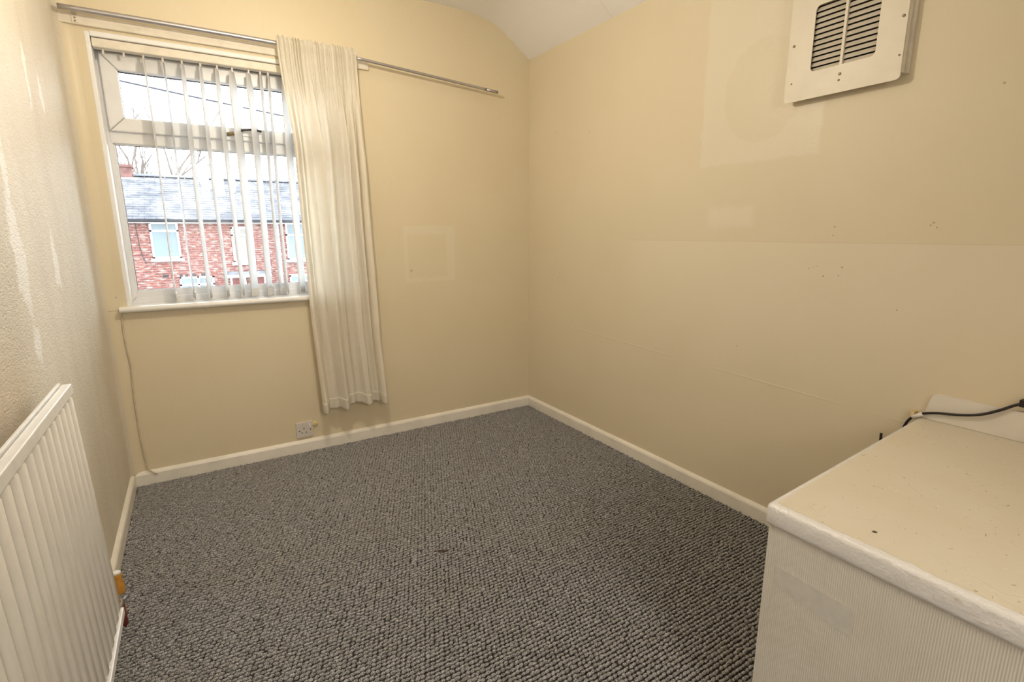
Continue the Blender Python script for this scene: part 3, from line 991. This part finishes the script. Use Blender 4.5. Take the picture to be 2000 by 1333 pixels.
clip = tag(empty('cable_clip', (W - 0.01, -2.292, 0.628)), 'small white cable clip holding the black cable at wall', 'cable clip')
obj('clip_body', tube([(W - 0.020, -2.312, 0.643), (W - 0.020, -2.286, 0.624)], 0.0065, 10), M['socket_switch'], clip, True)
obj('clip_foot', box(W - 0.022, W, -2.290, -2.280, 0.624, 0.644, 0.002), M['filler'], clip)

# ------------------------------------------------------------------ carpet: tens of thousands of loops, one object
def carpet():
    px, py = 0.0150, 0.0140
    rg = np.random.default_rng(3)
    xs = np.arange(0.017, W - 0.017, px); ys = np.arange(-3.05, -0.017, py)
    gx, gy = np.meshgrid(xs, ys)
    gx = gx + ((np.arange(len(ys)) * 0.38) % 1.0)[:, None] * px
    gx = gx.ravel() + rg.normal(0, 0.0012, gx.size); gy = gy.ravel() + rg.normal(0, 0.0006, gy.size)
    keep = (gx < W - 0.018) & ~((gx > 1.40) & (gy < -2.36)) & ~((gx < 0.05) & (gy < -1.6))
    # nothing in view this close under the camera
    keep &= ~(gy + 3.05 < (0.9 - gx) * 0.9)
    gx = gx[keep]; gy = gy[keep]; N = len(gx)
    k = 7
    ang = np.arange(k) / k * 2 * np.pi
    prof = [(0.86, 0.0), (1.0, 0.55), (0.62, 0.90)]
    hx = 0.0094 * rg.uniform(0.85, 1.15, N); hy = 0.0054 * rg.uniform(0.85, 1.12, N); hz = 0.0084 * rg.uniform(0.75, 1.2, N)
    rot = rg.normal(0.10, 0.16, N); lean = rg.normal(0.0, 0.0012, (N, 2))
    V = []
    for r_, h_ in prof:
        lx = np.cos(ang)[None] * r_ * hx[:, None]; ly = np.sin(ang)[None] * r_ * hy[:, None]
        X = gx[:, None] + lx * np.cos(rot)[:, None] - ly * np.sin(rot)[:, None] + lean[:, :1] * h_
        Y = gy[:, None] + lx * np.sin(rot)[:, None] + ly * np.cos(rot)[:, None] + lean[:, 1:] * h_
        Z = np.repeat((hz * h_)[:, None], k, 1) - 0.001 + rg.normal(0, 0.0003, (N, k)) * h_
        V.append(np.stack([X, Y, Z], -1))
    V.append(np.stack([gx + lean[:, 0], gy + lean[:, 1], hz - 0.001], -1)[:, None, :])
    V = np.concatenate(V, 1)                       # N, 3k+1, 3
    m = 3 * k + 1
    F = []
    for rr in range(2):
        for i in range(k):
            a, b_, c, d = rr * k + i, rr * k + (i + 1) % k, (rr + 1) * k + (i + 1) % k, (rr + 1) * k + i
            F += [(a, b_, c), (a, c, d)]
    for i in range(k): F.append((2 * k + i, 2 * k + (i + 1) % k, 3 * k))
    F = np.array(F)[None] + (np.arange(N) * m)[:, None, None]
    V = V.reshape(-1, 3); F = F.reshape(-1, 3)
    # backing sheet, its dark colour stands for shade between the loops
    nb = len(V)
    nf = len(F)
    zb = -0.0012
    V = np.concatenate([V, np.array([(0.016, -2.30, zb), (W - 0.016, -2.30, zb), (W - 0.016, -0.016, zb), (0.016, -0.016, zb),
                                     (0.016, YR, zb), (1.399, YR, zb), (1.399, -2.30, zb)])])
    F = np.concatenate([F, np.array([(nb, nb + 1, nb + 2), (nb, nb + 2, nb + 3), (nb + 4, nb + 5, nb + 6), (nb + 4, nb + 6, nb)])])
    print('carpet loops', N, 'tris', len(F))
    o = np_obj('carpet', V, F, M['carpet'], None, True)
    o.data.materials.append(M['carpet_back'])
    idx = np.zeros(len(o.data.polygons), dtype=np.int32); idx[nf:] = 1
    o.data.polygons.foreach_set('material_index', idx)
    return o


tag(carpet(), 'dark grey flecked loop pile carpet covering the floor', 'carpet', kind='stuff')
tag(obj('brown_fibre', tube([(1.038, -1.275, 0.0075), (1.060, -1.288, 0.009), (1.090, -1.300, 0.0078)], [0.0018, 0.0028, 0.0016], 6), M['thread'], origin=(1.06, -1.288, 0.005)),
    'tiny dark brown scrap lying on the grey carpet', 'debris')

# ------------------------------------------------------------------ outside: terrace across the street
FY = 17.0
house = tag(empty('brick_terrace_house', (2.0, FY, -2.75)), 'red brick terrace with grey slate roof seen through window', 'house')
HX0, HX1 = -7.0, 13.0
GZ = -2.75
EZ = 1.64
# openings in the brick face: (x0, x1, z0, z1)
openings = [(-0.64, 0.12, 0.45, 1.60), (1.60, 2.18, 0.27, 1.42), (3.30, 4.25, 0.30, 1.60), (-3.6, -2.5, 0.45, 1.60), (5.6, 6.7, 0.45, 1.6),
            (-0.02, 0.95, -1.45, -0.16), (1.42, 1.90, GZ, -0.24), (2.05, 2.52, GZ, -0.24), (3.3, 4.3, -1.5, -0.25), (-3.6, -2.4, -1.5, -0.2)]
obj('mortar_wall', box(HX0, HX1, FY, FY + 5.4, GZ, EZ), M['mortar'], house)
bw, bh, gap = 0.225, 0.075, 0.010
V = []; F = []
cx0, cx1 = -3.4, 7.0
rg = random.Random(5)
nrow = int((EZ - GZ) / bh)
for rI in range(nrow):
    z0 = GZ + rI * bh; z1 = z0 + bh - gap
    x = cx0 - (bw / 2 if rI % 2 else 0)
    while x < cx1:
        segs = [(x, x + bw - gap)]
        for (a0, a1, c0, c1) in openings:
            if z1 > c0 and z0 < c1:
                ns = []
                for s0, s1 in segs:
                    if s1 <= a0 or s0 >= a1: ns.append((s0, s1)); continue
                    if s0 < a0 - 0.02: ns.append((s0, a0))
                    if s1 > a1 + 0.02: ns.append((a1, s1))
                segs = ns
        for s0, s1 in segs:
            y0 = FY - 0.012 - rg.random() * 0.006
            n0 = len(V)
            V += [(s0, y0, z0), (s1, y0, z0), (s1, y0, z1), (s0, y0, z1), (s0, FY, z0), (s1, FY, z0), (s1, FY, z1), (s0, FY, z1)]
            F += [(n0, n0 + 1, n0 + 2, n0 + 3), (n0, n0 + 4, n0 + 5, n0 + 1), (n0 + 1, n0 + 5, n0 + 6, n0 + 2), (n0 + 2, n0 + 6, n0 + 7, n0 + 3), (n0 + 3, n0 + 7, n0 + 4, n0)]
        x += bw
bwk = np_obj('brickwork', V, F, M['brick'], house); bwk['kind'] = 'stuff'

# roof
RY, RZ = FY + 2.75, 3.16
y_e, z_e = FY - 0.28, EZ + 0.02
slope = Vector((0, RY - y_e, RZ - z_e)); L = slope.length; sd = slope.normalized(); sn = Vector((0, -sd.z, sd.y))
obj('roof_deck', extrude_profile([(y_e, z_e), (RY, RZ), (FY + 5.7, EZ + 0.02), (FY + 5.4, EZ - 0.05), (FY, EZ - 0.05)], 'x', HX0, HX1), M['slate'], house)
nr = 19; sw = 0.30
V = []; F = []
for k in range(nr):
    s0 = L * k / nr - 0.03; s1 = L * (k + 1) / nr + 0.05
    x = -3.4 - (sw / 2 if k % 2 else 0)
    while x < 7.5:
        n0 = len(V)
        j = rg.random() * 0.006
        lift = 0.030 + j
        for (xx, ss, hh) in ((x, s0, lift), (x + sw - 0.008, s0, lift), (x + sw - 0.008, s1, 0.004), (x, s1, 0.004), (x, s0, 0.004), (x + sw - 0.008, s0, 0.004)):
            p = Vector((0, y_e, z_e)) + sd * ss + sn * hh
            V.append((xx, p.y, p.z))
        F += [(n0, n0 + 1, n0 + 2, n0 + 3), (n0, n0 + 4, n0 + 5, n0 + 1)]
        x += sw
sl = np_obj('slates', V, F, M['slate'], house); sl['kind'] = 'stuff'
# ridge tiles one by one
x = -1.0
me0 = None
while x < 5.6:
    pr = []
    for k in range(7):
        a = math.pi * (0.12 + 0.76 * k / 6)
        pr.append((RY + 0.15 * math.cos(a), RZ - 0.03 + 0.14 * math.sin(a)))
    bb = extrude_profile(pr, 'x', x, x + 0.435)
    obj('ridge_tile', bb, M['ridge'], house)
    x += 0.45
# chimney
ch = obj('chimney', box(-1.42, -1.02, RY - 0.15, RY + 0.35, RZ - 0.25, RZ + 0.36, 0.01, 1), M['chimney'], house)
obj('chimney_cap', box(-1.46, -0.98, RY - 0.19, RY + 0.39, RZ + 0.28, RZ + 0.38, 0.01, 1), M['chimney'], ch)
obj('flashing', box(-1.44, -0.86, RY - 0.28, RY - 0.10, RZ - 0.20, RZ - 0.06), M['house_white'], ch)
# gutter and fascia
gp = [(y_e - 0.10, z_e - 0.02), (y_e - 0.09, z_e - 0.07), (y_e - 0.05, z_e - 0.09), (y_e - 0.01, z_e - 0.07), (y_e, z_e - 0.02)]
obj('gutter', extrude_profile(gp, 'x', HX0, HX1), M['gutter'], house)
obj('fascia', box(HX0, HX1, y_e + 0.005, FY, z_e - 0.115, z_e - 0.02), M['house_white'], house)


def hwin(x0, x1, z0, z1, mull, tran, glass):
    w = obj('window', box(x0, x1, FY - 0.018, FY + 0.0, z0, z1), M[glass], house)
    f = 0.055
    for q in ((x0, x0 + f, z0, z1), (x1 - f, x1, z0, z1), (x0, x1, z0, z0 + f), (x0, x1, z1 - f, z1)):
        obj('frame_bar', box(q[0], q[1], FY - 0.05, FY - 0.017, q[2], q[3]), M['house_white'], w)
    if tran: obj('frame_bar', box(x0, x1, FY - 0.05, FY - 0.017, tran - 0.03, tran + 0.03), M['house_white'], w)
    for mx in mull: obj('frame_bar', box(mx - 0.03, mx + 0.03, FY - 0.05, FY - 0.017, z0, z1), M['house_white'], w)
    obj('sill', box(x0 - 0.06, x1 + 0.06, FY - 0.10, FY, z0 - 0.09, z0), M['house_white'], w)


hwin(-0.64, 0.12, 0.45, 1.58, (), 1.31, 'house_glass')
hwin(1.60, 2.18, 0.27, 1.42, (1.82,), 1.16, 'house_net')
hwin(3.30, 4.25, 0.30, 1.58, (3.75,), 1.16, 'house_glass')
hwin(-3.6, -2.5, 0.45, 1.58, (-3.05,), 1.31, 'house_glass')
hwin(5.6, 6.7, 0.45, 1.58, (6.15,), 1.31, 'house_glass')
hwin(-0.02, 0.95, -1.45, -0.16, (0.5,), -0.42, 'house_glass')
hwin(3.3, 4.3, -1.5, -0.25, (3.8,), -0.5, 'house_glass')
hwin(-3.6, -2.4, -1.5, -0.2, (-3.0,), -0.45, 'house_glass')
for (x0, x1) in ((1.42, 1.90), (2.05, 2.52)):
    d = obj('door', box(x0, x1, FY - 0.02, FY, GZ, -0.24), M['red_door'], house)
    obj('frame_bar', box(x0, x0 + 0.06, FY - 0.05, FY - 0.02, GZ, -0.24), M['house_white'], d)
    obj('frame_bar', box(x1 - 0.06, x1, FY - 0.05, FY - 0.02, GZ, -0.24), M['house_white'], d)
cn = obj('door_canopy', box(1.26, 2.66, FY - 0.55, FY, -0.22, -0.13, 0.01, 1), M['house_white'], house)
obj('canopy_cover', box(1.30, 2.62, FY - 0.50, FY, -0.13, -0.04, 0.01, 1), M['slate'], cn)
x = -0.45
while x < 1.1:
    obj('lintel_brick', box(x, x + 0.065, FY - 0.024, FY, -0.155, -0.06), M['gutter'] if rnd.random() < 0.35 else M['brick'], house)
    x += 0.075
obj('wall_cable', tube(smooth_path([(-0.98, FY - 0.03, 1.55), (-0.96, FY - 0.03, 1.0), (-0.92, FY - 0.03, 0.6), (-0.84, FY - 0.03, 0.30)], 4), 0.010, 6), M['gutter'], house)
obj('downpipe', tube([(2.66, FY - 0.06, 1.60), (2.66, FY - 0.06, GZ)], 0.034, 8), M['gutter'], house, True)
obj('downpipe', tube([(3.05, FY - 0.06, 1.60), (3.05, FY - 0.06, GZ)], 0.030, 8), M['house_white'], house, True)

# bare tree behind the roof
tree = tag(empty('bare_tree', (-0.95, 27.0, GZ)), 'leafless tree standing behind the slate roof and chimney', 'tree')
tb = bmesh.new(); tw = bmesh.new()
rg = random.Random(21)


def branch(p, d, ln, r_, lev):
    pts = [p]; q = p
    for k in range(4):
        d = (d + Vector((rg.uniform(-.16, .16), rg.uniform(-.16, .16), rg.uniform(-.02, .12)))).normalized()
        q = q + d * ln / 4; pts.append(q)
    tube(pts, [r_ * (1 - 0.14 * k) for k in range(5)], 5, tb if lev < 2 else tw, True)
    if lev >= 4: return
    for k in range(3 if lev < 3 else 2):
        b0 = pts[1 + rg.randrange(4)]
        nd = (d + Vector((rg.uniform(-.8, .8), rg.uniform(-.6, .6), rg.uniform(-.05, .55)))).normalized()
        branch(b0, nd, ln * rg.uniform(.55, .75), r_ * 0.55, lev + 1)


branch(Vector((-0.95, 27.0, GZ)), Vector((0.02, 0, 1)), 4.6, 0.16, 0)
for dx, tilt in ((-0.5, -0.30), (0.1, 0.06), (0.4, 0.42), (0.2, -0.12), (0.3, 0.25)):
    branch(Vector((-0.9, 27.0, GZ + 4.0)), Vector((tilt, 0, 1)).normalized(), 3.4, 0.085, 1)
obj('trunk', tb, M['bark'], tree); obj('twigs', tw, M['bark'], tree)['kind'] = 'stuff'

# telephone wire across the street
wp = []
for k in range(17):
    t = k / 16
    wp.append((-4.0 + 12.0 * t, 8.0, 4.13 - 1.30 * t - 0.45 * t * (1 - t)))
tag(obj('telephone_wire', tube(wp, 0.015, 6), M['wire'], origin=(2, 8.0, 3.4)), 'thin dark telephone wire crossing the white sky outside', 'wire')

# street
S(obj('ground_road', box(-40, 45, 0.3, 60, GZ - 0.2, GZ - 0.05), M['road']))
S(obj('ground_pavement', box(-40, 45, 13.5, FY, GZ - 0.05, GZ), M['pavement']))
